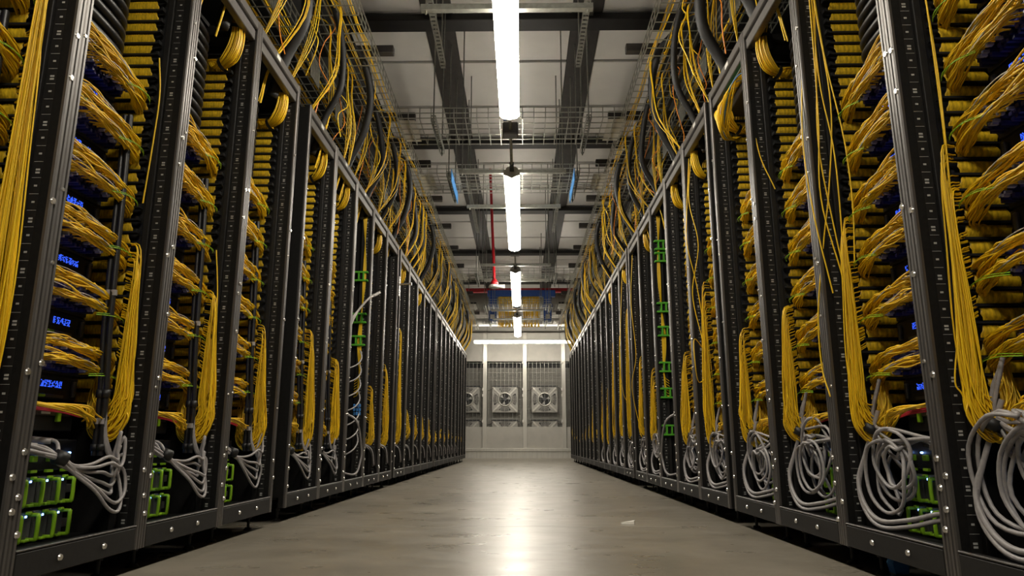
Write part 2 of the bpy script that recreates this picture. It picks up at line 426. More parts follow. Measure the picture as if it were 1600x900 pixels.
# ---------------------------------------------------------------- switches with their cables
def digits_mesh(sx, var):
    rnd = random.Random(900 + var); m = MB(sx)
    for c in range(6):
        if rnd.random() < .15: continue
        for a in range(4):
            for b in range(6):
                if rnd.random() < .55:
                    y = c*.0165 + a*.0034; z = b*.0034; m.box(-.001, 0, y, y+.0026, z, z+.0026)
    return m.mesh('display_digits', 'led_blue')
SW = .19
def switch(sx, i, k, z0, full=True):
    """four-unit switch; z0 = bottom. face at lx .20, y .035...45 in the rack"""
    Y0 = YR(sx, i)
    pos = ['lowest', 'second lowest', 'third lowest', 'third highest', 'second highest', 'highest'][k]
    s = thing('network_switch', (sx*(HALF+.20), Y0 + .075, z0), 'dark network switch with blue readout, %s in the %s %s rack' % (pos, ORD[i], SIDE[sx]), 'network switch', 'switches in the racks')
    def mk(name, material, fn, par=s): return place(name, cached(('sw', name, sx), lambda: fn(MB(sx)).mesh(name, material)), par)
    mk('chassis', 'plastic_black', lambda m: m.bev(.006, .55, 0, .42, .002, SW-.003, .003))
    mk('faceplate', 'panel_dark', lambda m: m.bev(0, .0055, 0, .42, .003, .070, .0015).bev(0, .0055, 0, .42, .078, SW-.004, .0015))
    if not full: return s
    def ports(z):
        def f(m):
            rnd = random.Random(int(z*1000))
            for q in range(20):
                y = .015 + q*.0198; d = rnd.uniform(.03, .055); dz = rnd.uniform(-.004, .004)
                m.box(-d, -.0003, y, y+.013, z+dz, z+dz+.010); m.box(-d*.9, -.0003, y+.002, y+.012, z+dz-.014, z+dz-.004)
            return m
        return f
    mk('connector_row', 'connector_blue', ports(.142)); o = place('connector_row', cached(('sw', 'cr2', sx), lambda: ports(.098)(MB(sx)).mesh('connector_row', 'connector_blue')), s)
    def boots(m):
        rnd = random.Random(5)
        for q in range(34):
            y = .02 + rnd.random()*.38; z = rnd.choice((.142, .098, .126, .088)) + rnd.uniform(-.004, .004); m.box(-.066, -.05, y, y+.008, z, z+.007)
        return m
    mk('connector_boots', 'connector_pale', boots)['kind'] = 'stuff'
    dis = mk('display', 'plastic_black', lambda m: m.bev(-.004, -.0003, .22, .365, .026, .064, .001))
    v = (i*5 + k*3 + (sx > 0)) % 5
    place('display_digits', cached(('dig', sx, v), lambda: digits_mesh(sx, v)), dis, (-sx*.0042, .240, .036))
    mk('status_light', 'led_white', lambda m: m.bev(-.006, -.0003, .19, .204, .040, .046, .002))
    mk('release_tab', 'green_plastic', lambda m: m.bev(-.008, -.0003, .235, .265, .006, .015, .002))
    mk('asset_strip', 'module_grey', lambda m: m.bev(-.006, -.0003, .268, .35, .006, .015, .001))
    mk('handle', 'module_grey', lambda m: m.bev(-.012, -.0003, .385, .400, .012, .06, .003))
    return s
def bundle_mesh(sx, var, n, sides, k):
    """strands leave a row of ports and sweep along the face into the finger manager. origin = port row centre height, rack y"""
    rnd = random.Random(1000 + var); m = MB(sx)
    for q in range(n):
        t = q/(n-1); y = .09 + .37*t + rnd.uniform(-.008, .008); out = .088 - .05*t + rnd.uniform(-.016, .012)
        zz = rnd.uniform(-.006, .006); lift = rnd.uniform(-.006, .020)*(1-t*.3)
        gx = .122 + rnd.uniform(-.014, .018); gz = -.022 + rnd.uniform(-.013, .013)
        wob = rnd.uniform(-.012, .012)
        pts = [(.15, y, zz), (.15-.5*out, y+.012, zz+lift*.6), (.2-out-.03+.02*t, y+.045*(1-t*.5), zz+lift)]
        ym = y + (.485-y)*.5
        if ym - y > .07:
            pts.append((.2-out-.02+wob*.5, y+(.485-y)*.33, zz+lift*.8+wob*.6)); pts.append((.11+wob*.6, y+(.485-y)*.66, (zz+lift)*.5-.006-wob*.6))
        else: pts.append((.115+wob*.4, ym, -.004))
        pts += [(gx, .490+rnd.uniform(-.006, .01), gz), (gx+.012, .545, gz-.018+rnd.uniform(-.006, .006)), (.165+rnd.uniform(-.02, .02), .557, gz-.03)]
        m.tube(cr(pts, k), .0023, sides)
    return m.mesh('fiber_bundle', 'fiber_yellow')
def pale_mesh(sx, var):
    rnd = random.Random(1500+var); m = MB(sx)
    for q in range(2):
        y = .08+.3*rnd.random(); z = rnd.uniform(-.01, .02)
        m.tube(cr([(.15, y, z), (.105, y+.02, z+.01), (.10, y+.5*(.49-y), z*.5+.004), (.12, .49, -.02), (.15, .55, -.04)], 4), .0017, 4)
    return m.mesh('pale_strands', 'fiber_white')
SW_Z = [.525 + SW*k for k in range(6)]
for sx in (-1, 1):
    for i in range(len(YS)):
        if i == 6: continue
        full = i <= 8
        if i > 12: continue
        for k, z0 in enumerate(SW_Z):
            if i in (9, 10, 11, 12) and k % 2: continue
            switch(sx, i, k, z0, full)
            if i <= 8:
                for up in (1, 0):
                    v = (i*7 + k*3 + up*5 + (sx > 0)*2) % 6; hi = i <= 4
                    key = ('bun', sx, v, hi)
                    me = cached(key, lambda: bundle_mesh(sx, v, 34 if hi else 18, 5 if hi else 4, 4 if hi else 3))
                    o = place('fiber_bundle', me, None, (sx*HALF, YR(sx, i), z0 + (.152 if up else .108)))
                    pos = ['lowest', 'second lowest', 'third lowest', 'third highest', 'second highest', 'highest'][k]
                    tag(o, '%s yellow fiber bundle on the %s switch in the %s %s rack' % ('upper' if up else 'lower', pos, ORD[i], SIDE[sx]), 'cable bundle', 'fiber bundles on switches')
                    if hi:
                        place('pale_strands', cached(('pale', sx, v % 3), lambda: pale_mesh(sx, v % 3)), o)
            if i <= 4:
                rnd = random.Random(i*91+k*7+sx)
                m = MB(sx); y = .40
                m.tube(cr([(.11, .40, 0), (.09, .45, .004), (.085, .50, 0), (.105, .545, -.006)], 4), .0014, 4); m.tube(cr([(.11, .40, .005), (.095, .47, .012), (.105, .545, .004)], 4), .0013, 4)
                o = m.build('cable_tie', 'fiber_lime', None, (sx*HALF, YR(sx, i), z0 + .075 + rnd.uniform(-.01, .03)))
                tag(o, 'lime green tie strap beside the %s switch in the %s %s rack' % (['lowest','second lowest','third lowest','third highest','second highest','highest'][k], ORD[i], SIDE[sx]), 'cable tie', 'lime tie straps')
# dark one-unit units above the switches
def m_unit(sx):
    m = MB(sx); n = 10
    pts = [(.22, -.019), (.55, -.019), (.55, .019), (.22, .019)]
    m.prism_y([(x, z) for x, z in pts], .04, .50)
    return m.mesh('unit_body', 'plastic_black')
def m_unitbar(sx):
    m = MB(sx); n = 12
    m.tube(cr([(.20, .05, 0), (.165, .09, 0), (.155, .24, 0), (.165, .41, -.002), (.20, .48, -.003)], 5), .0155, 10, True); return m.mesh('sleeve', 'cable_black')
def m_unitglint(sx):
    m = MB(sx); m.tube([(.166, .40, -.002), (.178, .435, -.003)], .0162, 10, True); return m.mesh('sleeve_highlight', 'module_grey')  # grey ring stands in for the highlight near the sleeve's far end
for sx in (-1, 1):
    for i in range(0, 9):
        if i == 6: continue
        for k in range(11):
            z = SW_Z[-1] + SW + .03 + k*U
            u = thing('blank_unit', (sx*HALF, YR(sx, i), z), 'black sleeved unit %s above the switches in the %s %s rack' % (['first', 'second', 'third', 'fourth', 'fifth', 'sixth', 'seventh', 'eighth', 'ninth', 'tenth', 'eleventh'][k], ORD[i], SIDE[sx]), 'rack unit', 'sleeved units above switches')
            place('unit_body', cached(('ub', sx), lambda: m_unit(sx)), u); place('sleeve', cached(('us', sx), lambda: m_unitbar(sx)), u)
            place('sleeve_highlight', cached(('uc', sx), lambda: m_unitglint(sx)), u)
# patch module, power shelf with green handled supplies at the foot of each rack
def patch_module(sx, i):
    z0 = .43
    s = thing('management_switch', (sx*(HALF+.20), YR(sx, i)+.075, z0), 'thin dark management switch under the big switches, %s %s rack' % (ORD[i], SIDE[sx]), 'network switch', 'management switches')
    def mk(name, material, fn): return place(name, cached(('ms', name, sx), lambda: fn(MB(sx)).mesh(name, material)), s)
    mk('chassis', 'plastic_black', lambda m: m.bev(.0, .5, 0, .42, .002, .085, .003))
    mk('port_strip', 'module_grey', lambda m: m.bev(-.004, 0, .02, .40, .048, .064, .001))
    mk('label_tag', 'white_label', lambda m: m.bev(-.006, -.0042, .26, .30, .052, .060, .0005))
    mk('tab', 'green_plastic', lambda m: m.bev(-.012, -.0002, .33, .345, .03, .075, .002))
    rnd = random.Random(i*13+sx)
    m = MB(sx); m2 = MB(sx)
    for q in range(11):
        y = .05 + q*.022; gx = .09 + rnd.uniform(-.02, .02); z = rnd.uniform(-.006, .006)
        pts = [(.19, y, z), (.13, y+.02, z+.012), (gx, y+.10, z+.012), (gx+.005, .36+rnd.uniform(0, .05), z-.01), (gx+.02, .44+rnd.uniform(-.02, .03), z-.03+rnd.uniform(-.02, .02)), (.16, .50, z-.01)]
        m.tube(cr(pts, 5), .0026, 5)
    tag(m.build('patch_leads', 'fiber_yellow', None, (sx*HALF, YR(sx, i), .49)), 'loose yellow leads on the thin management switch, %s %s rack' % (ORD[i], SIDE[sx]), 'cable bundle', 'loose yellow leads')
    for q in range(3):
        z = .004*q; m2.tube(cr([(.19, .08+.05*q, z), (.14, .12+.05*q, z+.004), (.12, .30, z-.002), (.13, .42, z-.012), (.17, .50, z)], 5), .0028, 5)
    tag(m2.build('red_leads', 'fiber_red', None, (sx*HALF, YR(sx, i), .487)), 'short red leads under yellow ones at the foot, %s %s rack' % (ORD[i], SIDE[sx]), 'cable bundle', 'red leads')
def psu_mesh_parts(sx):
    return None
def power_shelf(sx, i):
    s = thing('power_shelf', (sx*(HALF+.17), YR(sx, i)+.04, .12), 'black power shelf behind grey cords at the foot of the %s %s rack' % (ORD[i], SIDE[sx]), 'power shelf', 'power shelves')
    def mk(name, material, fn): return place(name, cached(('ps', name, sx), lambda: fn(MB(sx)).mesh(name, material)), s)
    mk('body', 'plastic_black', lambda m: m.bev(.03, .6, 0, .45, .005, .29, .003))
    mk('upper_face', 'panel_dark', lambda m: m.bev(.004, .03, 0, .45, .20, .288, .003))
    mk('latch_plate', 'zinc', lambda m: m.bev(.01, .03, .428, .462, .13, .155, .002).bev(.01, .03, .428, .462, .03, .055, .002))
    def tabs(m):
        for q in range(6): m.bev(-.008, .0038, .03+q*.07, .052+q*.07, .225, .243, .002).bev(-.006, .0038, .03+q*.07, .058+q*.07, .195, .203, .001)
        return m
    mk('green_tabs', 'green_plastic', tabs)
    def lts(m):
        for q in range(6): m.bev(-.004, .0038, .058+q*.07, .066+q*.07, .246, .252, .002)
        return m
    mk('status_lights', 'led_white', lts)
    for row in range(2):
        for c in range(6):
            p = thing('power_supply', (sx*(HALF+.17), YR(sx, i)+.045+.07*c, .125+.094*row), 'green handled power supply, %s row, %s slot, %s %s rack' % (('lower', 'upper')[row], ('first', 'second', 'third', 'fourth', 'fifth', 'last')[c], ORD[i], SIDE[sx]), 'power supply', 'green handled supplies')
            def mp(name, material, fn): return place(name, cached(('psu', name, sx), lambda: fn(MB(sx)).mesh(name, material)), p)
            mp('case', 'module_grey', lambda m: m.bev(0, .028, .002, .066, .002, .086, .003))
            mp('handle', 'green_plastic', lambda m: m.tube(cr([(0, .054, .010), (-.022, .055, .010), (-.026, .055, .016), (-.026, .055, .070), (-.022, .055, .076), (0, .054, .076)], 3), .0058, 6, True).bev(-.012, 0, .030, .056, .004, .012, .002))
            mp('handle_bar', 'green_plastic', lambda m: m.bev(-.012, -.0002, .034, .050, .078, .086, .002))
            mp('latch', 'blue_plastic', lambda m: m.bev(-.006, -.0002, .006, .03, .066, .074, .002))
            mp('status_light', 'led_white', lambda m: m.bev(-.008, -.0062, .026, .034, .070, .076, .0008))
for sx in (-1, 1):
    for i in range(0, 6):
        patch_module(sx, i); power_shelf(sx, i)
# ---------------------------------------------------------------- hanging yellow bundles in front of the fingers
def hang(sx, i, ztop, zbot, n, wid, sides, segs, lean=0.0, label=None):
    rnd = random.Random(i*17 + 3*sx + 77); m = MB(sx)
    for q in range(n):
        a = rnd.uniform(-1, 1)*wid; b = rnd.uniform(-1, 1)*wid*.6
        zb = zbot + abs(rnd.gauss(0, .045)); x0 = .070 + a*.35; y0 = .525 + b*.4; zt = ztop - rnd.random()**1.1*.62*(ztop-zbot)
        xb = .058 + a + lean; yb = .515 + b; e = rnd.uniform(-.006, .006)
        zm = zb + (zt-zb)*.35
        pts = [(.115, .545, zt+.03), (x0, y0, zt), (x0*.5+xb*.5+e, y0*.5+yb*.5, zm+(zt-zm)*.5), (xb+e, yb, zm), (xb-e, yb-.004, zb+.06),
               (xb+.022, yb-.010, zb+.008), (xb+.050, yb-.012, zb), (xb+.085, yb, zb+.05), (.150+a*.5, .54, zb+.16)]
        m.tube(cr(pts, segs), .0021, sides)
    o = m.build('fiber_hank', 'fiber_yellow', None, (sx*HALF, YR(sx, i), 0))
    tag(o, 'yellow fiber hank hanging to a bottom loop in the %s %s rack' % (ORD[i], SIDE[sx]), 'cable bundle', 'hanging fiber hanks')
rr = random.Random(4)
TOPS = {-1: [1.95, 1.05, 1.0, .95, 1.05, .95, 1.9, .85, 1.1, 1.55, .75, .72, .72, .75], 1: [1.15, 1.15, .95, .95, 1.35, 1.0, 1.2, 1.0, 1.2, 1.8, 1.6, 1.6, 1.1, 1.3]}
for sx in (-1, 1):
    for i in range(len(YS)):
        if i == 6: continue
        zt = TOPS[sx][i] if i < len(TOPS[sx]) else rr.choice((.55, .6, .65, .9, 1.3 if sx > 0 else .6))
        zb = .40 if i < 3 else rr.uniform(.34, .44)
        n = 60 if i < 3 else (46 if i < 6 else 30 if i < 10 else 18)
        if i == 0: n = 56
        hang(sx, i, zt, zb, n, .028 if i < 6 else .024, 5 if i < 3 else 4, 4 if i < 4 else 3)
# ---------------------------------------------------------------- grey power cords, each its own object
CN = ['first', 'second', 'third', 'fourth', 'fifth', 'sixth', 'seventh', 'eighth']
for i in range(0, 6):                                       # left row: drooping loops gathered by a tie
    rnd = random.Random(300+i); sx = -1
    n = 7 if i < 3 else 5
    for q in range(n):
        t = q/(n-1); y = .09 + .028*q; z = .395 + rnd.uniform(-.02, .02)
        dep = .195 + .145*(1-t)*rnd.uniform(.8, 1.1); lx = .05 + rnd.uniform(-.02, .02); yr = .525 + rnd.uniform(-.015, .02) - .03*(1-t)
        pts = [(.165, y, z), (.11, y+.03, z-.005), (.075+.008*rnd.random(), .26, .355+.012*rnd.uniform(-1, 1)), (.062, .31, .335-.02*t), (lx, .375, (.33+dep)/2), (lx-.012, .435, dep+.012), (lx-.012, .485, dep), (lx-.005, yr-.005, dep+.03),
               (.045, yr+.002, dep+.09), (.062, .495, .355), (.075, .468, .40+.004*q), (.085, .462, .52), (.095+.003*q, .462, .60)]
        m = MB(sx); m.tube(cr(pts, 5), .0054, 6)
        o = m.build('power_cable', 'cable_grey', None, (sx*HALF, YR(sx, i), 0))
        tag(o, 'grey power cord, %s of the drooping loops in the %s left rack' % (CN[q], ORD[i]), 'power cord', 'grey power cords of the left row')
        m = MB(sx); m.cyl((.165, y, z), (.12, y+.024, z-.004), .010, 8, .0085); m.build('plug', 'fiber_white', o)
    m = MB(sx); m.tube([(.085, .255, .362), (.070, .28, .352)], .021, 10, True)
    tag(m.build('cable_strap', 'plastic_black', None, (sx*HALF, YR(sx, i), 0)), 'black strap gathering grey cords in the %s left rack' % ORD[i], 'strap', 'black cord straps')
    for q in range(2):
        m = MB(sx); x = .085 + .018*q
        m.tube(cr([(x, .468, .36), (x, .460, .55), (x+.012, .458, .75), (x+.02, .462, .95), (x+.03, .470, 1.20), (x+.05, .49, 1.5)], 5), .0095, 7)
        o = tag(m.build('riser_cable', 'cable_black', None, (sx*HALF, YR(sx, i), 0)), '%s black riser cable before the fingers of the %s left rack' % (('front', 'rear')[q], ORD[i]), 'cable', 'black riser cables')
        for z in (.455, .86): m = MB(sx); m.tube([(x+(.002 if z < .7 else .014), .4605, z), (x+(.002 if z < .7 else .015), .4600, z+.018)], .0102, 7); m.build('cable_label', 'cable_grey', o)
        for p in ([(x, .467, .375), (x, .466, .395)], [(x, .461, .535), (x, .4605, .56)]): MB(sx).tube(p, .013, 8, True).build('strap', 'plastic_black', o)
for i in list(range(0, 6)) + list(range(7, 14)):            # right row: big round coils
    rnd = random.Random(500+i); sx = 1; n = 5 if i < 6 else 3
    for q in range(n):
        rad = .055 + .075*rnd.random() + (.02 if i == 0 else 0); cy = .36 + rnd.uniform(-.04, .05); cz = .325 + rnd.uniform(-.05, .05); x0 = .035 + .012*q*rnd.uniform(.5, 1.2); ph = rnd.uniform(1.6, 2.6)
        pts = [(.16, .12+.03*q, .39+rnd.uniform(-.02, .02)), (.10, .17+.03*q, .41), (x0+.03, cy+rad*math.cos(ph)*.3, cz+rad*1.0)]
        turns = rnd.choice((.9, 1.3, 1.6)); st = int(turns*8)
        for a in range(st+1):
            th = ph - .3 - a*2*math.pi/8; pts.append((x0+.004*a*rnd.uniform(.4, 1.3), cy + rad*1.05*math.cos(th)*(1+.05*rnd.uniform(-1, 1)), cz + rad*math.sin(th)*(1+.06*rnd.uniform(-1, 1))))
        pts += [(.09, .50, .46), (.11, .47, .60)]
        m = MB(sx); m.tube(cr(pts, 4), .0056, 6 if i < 4 else 5)
        o = m.build('power_cable', 'cable_grey', None, (sx*HALF, YR(sx, i), 0))
        tag(o, 'grey power cord, %s of the round coils in the %s right rack' % (CN[q], ORD[i]), 'power cord', 'grey power cords of the right row')
        m = MB(sx); p = pts[0]; m.cyl(p, (p[0]-.045, p[1]+.03, p[2]+.01), .010, 8, .0085); m.build('plug', 'fiber_white' if q % 2 else 'cable_black', o)
    # long low loops running back into the shelf
    for q in range(2):
        m = MB(sx); dz = .018*q
        m.tube(cr([(.10, .48, .50), (.06, .515, .36), (.035, .525, .26+dz), (.03, .48, .185+dz), (.035, .40, .150+dz), (.06, .28, .165+dz), (.11, .20, .19+dz), (.19, .13, .19+dz)], 5), .0072, 6)
        tag(m.build('power_cable', 'cable_grey', None, (sx*HALF, YR(sx, i), 0)), '%s long low grey cord loop at the foot of the %s right rack' % (('lower', 'upper')[q], ORD[i]), 'power cord', 'low cord loops')
    m = MB(sx); m.tube([(.075, .50, .43), (.085, .492, .455)], .024, 10, True)
    tag(m.build('cable_strap', 'plastic_black', None, (sx*HALF, YR(sx, i), 0)), 'black strap gathering grey coils in the %s right rack' % ORD[i], 'strap', 'black cord straps')
for i in range(7, 20):                                      # left far racks: short dark cords
    rnd = random.Random(700+i); sx = -1
    for q in range(3 if i < 12 else 2):
        m = MB(sx); y = .2 + .08*q
        m.tube(cr([(.16, y, .40), (.08, y+.06, .38), (.03, y+.14, .33+.02*rnd.random()), (.02, y+.19, .26-.03*q), (.03, y+.23, .20+.02*rnd.random())], 4), .0075, 5)
        tag(m.build('power_cable', 'cable_grey' if q == 1 else 'cable_black', None, (sx*HALF, YR(sx, i), 0)), 'short %s cord end, %s one in the %s left rack' % ('grey' if q == 1 else 'black', ('nearest', 'middle', 'farthest')[q], ORD[i]), 'power cord', 'short cord ends')
# ---------------------------------------------------------------- bracket racks (seventh in each row)
for sx, zs in ((-1, (1.70, 1.36, 1.18)), (1, (1.95, 1.85, 1.44, 1.25, .97, .77, .49))):
    for q, z in enumerate(zs):
        b = thing('green_bracket', (sx*(HALF+.03), YS[6]+.585, z-.045), 'green plastic bracket, %s from the top on the empty %s rack side' % (['topmost', 'second', 'third', 'fourth', 'fifth', 'sixth', 'seventh'][q], SIDE[sx]), 'bracket', 'green brackets')
        def mk(name, fn): return place(name, cached(('gb', name, sx), lambda: fn(MB(sx)).mesh(name, 'green_bracket')), b)
        mk('upper_bar', lambda m: m.bev(-.01, .095, -.05, -.001, .072, .086, .002)); mk('lower_bar', lambda m: m.bev(-.01, .095, -.05, -.001, .004, .018, .002))
        mk('web', lambda m: m.bev(.018, .030, -.05, -.001, .0185, .0715, .001).bev(.056, .068, -.05, -.001, .0185, .0715, .001))
rnd = random.Random(12)
for q in range(7):
    z = 1.05 - q*.105; m = MB(-1)
    m.tube(cr([(.14, .20, z-.12), (.08, .30, z-.11), (.035, .40, z-.07), (.03, .50, z-.01), (.05, .53, z+.05)], 5), .0055, 6)
    tag(m.build('power_cable', 'cable_grey', None, (-HALF, YS[6], 0)), 'grey cord swooping across the empty left rack, %s from the top' % ['topmost', 'second', 'third', 'fourth', 'fifth', 'sixth', 'seventh', 'eighth'][q], 'power cord', 'swooping grey cords')
for q in range(3):
    m = MB(-1); m.tube(cr([(.06, .12, 1.25-.04*q), (0, .2, 1.36), (-.05, .28+.05*q, 1.46+.02*q), (-.07, .36+.06*q, 1.50+.02*q)], 5), .008, 6)
    o = tag(m.build('power_cable', 'fiber_white', None, (-HALF, YS[6], 0)), 'pale cord end poking into the aisle from the empty left rack, %s' % ('nearest', 'middle', 'farthest')[q], 'power cord', 'poking cord ends')
    m = MB(-1); m.cyl((-.07, .36+.06*q, 1.50+.02*q), (-.085, .40+.06*q, 1.52+.02*q), .012, 8); m.build('plug', 'fiber_white', o)
m = MB(-1)
for q in range(9): m.bev(.02+.02*(q % 3), .036+.02*(q % 3), .45, .47, .60+.03*(q//3), .625+.03*(q//3), .004)
tag(m.build('plug_cluster', 'blue_tape', None, (-HALF, YS[6]+.04, 0)), 'cluster of bright blue plugs at the foot of the empty left rack', 'plug cluster')
for sx in (-1, 1):
    m = MB(sx)
    for q in range(7): m.tube(cr([(.05+.005*q, .56, 2.2), (.06-.004*q, .55, 1.7), (.05+.005*q, .555, 1.2), (.055, .55, .8+.02*q), (.09, .55, .74+.02*q)], 5), .003, 4)
    tag(m.build('fiber_drop', 'fiber_yellow', None, (sx*HALF, YS[6], 0)), 'thin yellow fibers running down the empty bracket rack, %s row' % SIDE[sx], 'cable bundle')
    m = MB(sx); m.tube(cr([(.10, .2, .62), (.0, .3, .55), (-.01, .45, .36), (.0, .48, .26), (.02, .40, .17), (.10, .2, .20)], 6), .008, 6)
    tag(m.build('power_cable', 'cable_grey', None, (sx*HALF, YS[6], 0)), 'single cord loop at the foot of the bracket rack, %s row' % SIDE[sx], 'power cord')
# ---------------------------------------------------------------- loose yellow cables on the right
LOOSE = [(1, 1, [(.02,.58,2.5),(.015,.585,1.9),(-.012,.59,1.5),(-.012,.56,1.2),(.02,.54,.9)]),
         (1, 1, [(.05,.56,2.5),(.045,.55,2.0),(.03,.54,1.55),(.02,.56,1.25),(.06,.54,.95)]),
         (1, 1, [(.06,.55,2.5),(.055,.55,2.1),(.05,.545,1.7),(.07,.53,1.4),(.065,.53,1.0)]),
         (1, 1, [(.055,.56,2.5),(.06,.54,2.0),(.075,.53,1.6),(.05,.55,1.3),(.02,.57,1.1),(-.01,.60,.85),(-.012,.61,.66),(-.01,.57,.55)]),
         (1, 1, [(.065,.55,2.5),(.06,.55,2.2),(.07,.53,1.8),(.095,.50,1.45),(.10,.50,1.2),(.09,.51,1.0)]),
         (1, 1, [(.07,.55,2.5),(.065,.55,2.1),(.045,.55,1.75),(.03,.56,1.45),(.05,.55,1.15),(.07,.53,.9)]),
         (1, 0, [(.03,.58,2.5),(.05,.56,2.0),(.08,.53,1.75),(.085,.53,1.3),(.075,.53,.95)]),
         (1, 0, [(.05,.57,2.5),(.065,.56,2.1),(.08,.54,1.8),(.09,.53,1.4),(.07,.525,.9)]),
         (1, 2, [(.04,.57,2.4),(.02,.58,2.0),(.03,.57,1.7),(.08,.54,1.5)]),
         (1, 4, [(.04,.57,2.2),(.0,.55,1.8),(-.02,.50,1.6),(.03,.52,1.35),(.07,.52,1.0)]),
         (1, 4, [(.05,.56,2.2),(.02,.55,1.9),(.05,.5,1.6),(.01,.55,1.3),(.05,.53,1.0)]),
         (1, 4, [(.06,.55,.95),(-.02,.45,1.0),(-.03,.42,.85),(.0,.48,.75),(.06,.53,.78)]),
         (-1, 0, [(.03,.58,2.4),(.03,.57,2.1),(.05,.55,1.8),(.07,.53,1.5)]),
         (-1, 1, [(.09,.545,1.75),(.07,.54,1.6),(.075,.54,1.4),(.085,.54,1.2)]),
         (-1, 2, [(.09,.545,1.2),(.065,.54,1.0),(.06,.53,.8),(.07,.53,.6)]),
         (1, 9, [(.04,.57,2.2),(.0,.5,1.7),(-.03,.45,1.2),(.0,.5,.9),(.05,.53,.8)]),
         (1, 8, [(.04,.57,2.2),(.0,.5,1.7),(.02,.45,1.2),(-.02,.5,.9),(.05,.53,.5)])]
WAY = ['nearest', 'second', 'third', 'fourth', 'fifth', 'sixth']; cnt = {}
for sx, i, pts in LOOSE:
    k = cnt.get((sx, i), 0); cnt[(sx, i)] = k+1
    m = MB(sx); m.tube(cr(pts, 7), .0027, 6)
    tag(m.build('loose_fiber', 'fiber_yellow', None, (sx*HALF, YR(sx, i), 0)), 'single loose yellow fiber hanging before the %s %s rack, %s strand' % (ORD[i], SIDE[sx], ['outermost', 'second', 'third', 'fourth', 'fifth', 'innermost'][k]), 'cable', 'loose single fibers')
# ---------------------------------------------------------------- overhead: mesh trays along the rows
def mesh_tray(s, x0, x1, z, label, y0=1.6, y1=16.4):
    t = thing('mesh_tray', (s*x0, y0, z), label, 'cable tray', 'trays along the rows')
    L = y1-y0; W = x1-x0; sx = s; h = .0028
    m = MB(sx); n = int(W/.05)
    for k in range(n+1):
        x = W*k/n; m.box(x-h, x+h, 0, L, -h, h)
    m.build('long_wires', 'wire_zinc', t)
    m = MB(sx); y = 0
    while y < L: m.box(0, W, y-h, y+h, -3*h, -h); y += .10
    m.build('cross_wires', 'wire_zinc', t)
    for xx in (0, W):
        m = MB(sx)
        for zz in (.05, .10): m.box(xx-h, xx+h, 0, L, zz-h, zz+h)
        y = 0
        while y < L: m.box(xx-h, xx+h, y-h, y+h, -h, .10); y += .10
        m.build('side_mesh', 'wire_zinc', t)
    return t
trays = {}
for s in (-1, 1):
    trays[(s, 0)] = mesh_tray(s, .93, 1.23, 3.00, 'zinc wire mesh tray above the %s row, edge nearest the aisle' % SIDE[s])
    trays[(s, 1)] = mesh_tray(s, 1.28, 1.62, 2.86, 'zinc wire mesh tray directly over the %s rack tops' % SIDE[s])
    # support struts, their ends stick out into the aisle
    k = 0
    for q in range(-2, 11):
        y = 4.56 + 1.05*q; m = MB(s); m.bev(.83, 1.66, y-.03, y+.03, 3.115, 3.175, .004)
        o = m.build('support_strut', 'beam_black'); k += 1
        tag(o, 'black strut end jutting out above the %s tray, %s from the camera' % (SIDE[s], ORD[k-1]), 'strut', 'tray support struts')
    # fibers lying in the trays
    rnd = random.Random(60+s)
    for ln, (x, z, n) in enumerate(((.99, 3.012, 4), (1.10, 3.012, 7), (1.36, 2.872, 8), (1.52, 2.872, 8))):
        m = MB(s)
        for q in range(n):
            pts = []; y = 1.7
            bx = x + rnd.uniform(-.04, .04)
            while y < 16.3: pts.append((bx + rnd.uniform(-.02, .02), y, z + rnd.uniform(0, .03))); y += .55
            m.tube(cr(pts, 3), .0035, 4)
        o = m.build('fiber_bundle', 'fiber_yellow'); tag(o, 'yellow fiber trunk lying in the %s overhead trays, %s lane' % (SIDE[s], ('first', 'second', 'third', 'fourth')[ln]), 'cable bundle', 'trunks in trays')
    m = MB(s)
    for q in range(5):
        pts = []; y = 1.7; bx = 1.18 + .02*q
        while y < 16.3: pts.append((bx + rnd.uniform(-.015, .015), y, 3.03 + rnd.uniform(0, .03))); y += .8
        m.tube(cr(pts, 3), .012, 6)
    tag(m.build('cable_bundle', 'cable_black'), 'thick black cables lying in the %s overhead tray' % SIDE[s], 'cable bundle')
def hose_mesh(sx, var):
    rnd = random.Random(2000+var); m = MB(sx); e = rnd.uniform(-.02, .07); rad = (.032, .030, .022, .026, .020)[var]
    path = cr([(.20, .05, .95), (.05, .10, .92), (-.075+e, .20, .80), (-.12+e, .30, .58), (-.075, .38, .34), (.03, .43, .14), (.10, .45, -.08)], 12)
    m.tube(path, [rad + (.0022 if k % 2 else 0) for k in range(len(path))], 10, True); return m.mesh('corrugated_hose', 'hose_black')
def drop_mesh(sx, var):
    rnd = random.Random(3000+var); m = MB(sx)
    x0 = rnd.uniform(-.17, -.06) if var % 2 else rnd.uniform(-.05, .08); x1 = rnd.uniform(.02, .07); bend = rnd.uniform(-.03, .02); dy = rnd.uniform(-.10, .10)
    for q in range(4):
        a, b = rnd.uniform(-.008, .008), rnd.uniform(-.010, .010); e = rnd.uniform(-.02, .02)
        m.tube(cr([(x0+.10+a, b-.06, .74), (x0+a, b, .71), (x0+a+bend*.4+e*.3, b+dy*.2, .5), (x0*.85+x1*.15+a+bend+e, b+dy*.6, .25), (x1+a*.6, b*.6+dy, -.02), (x1+.05+a, b+dy+.02, -.22)], 4), .0027, 4)
    return m.mesh('fiber_drop', 'fiber_yellow')
def thin_mesh(sx, var):
    rnd = random.Random(4000+var); m = MB(sx); x = rnd.uniform(-.15, .12); y = 0; pts = []
    for k in range(7):
        pts.append((x + rnd.uniform(-.05, .05), y + rnd.uniform(-.07, .07), .74 - .75*k/6))
    m.tube(cr(pts, 6), .0032, 5); return m
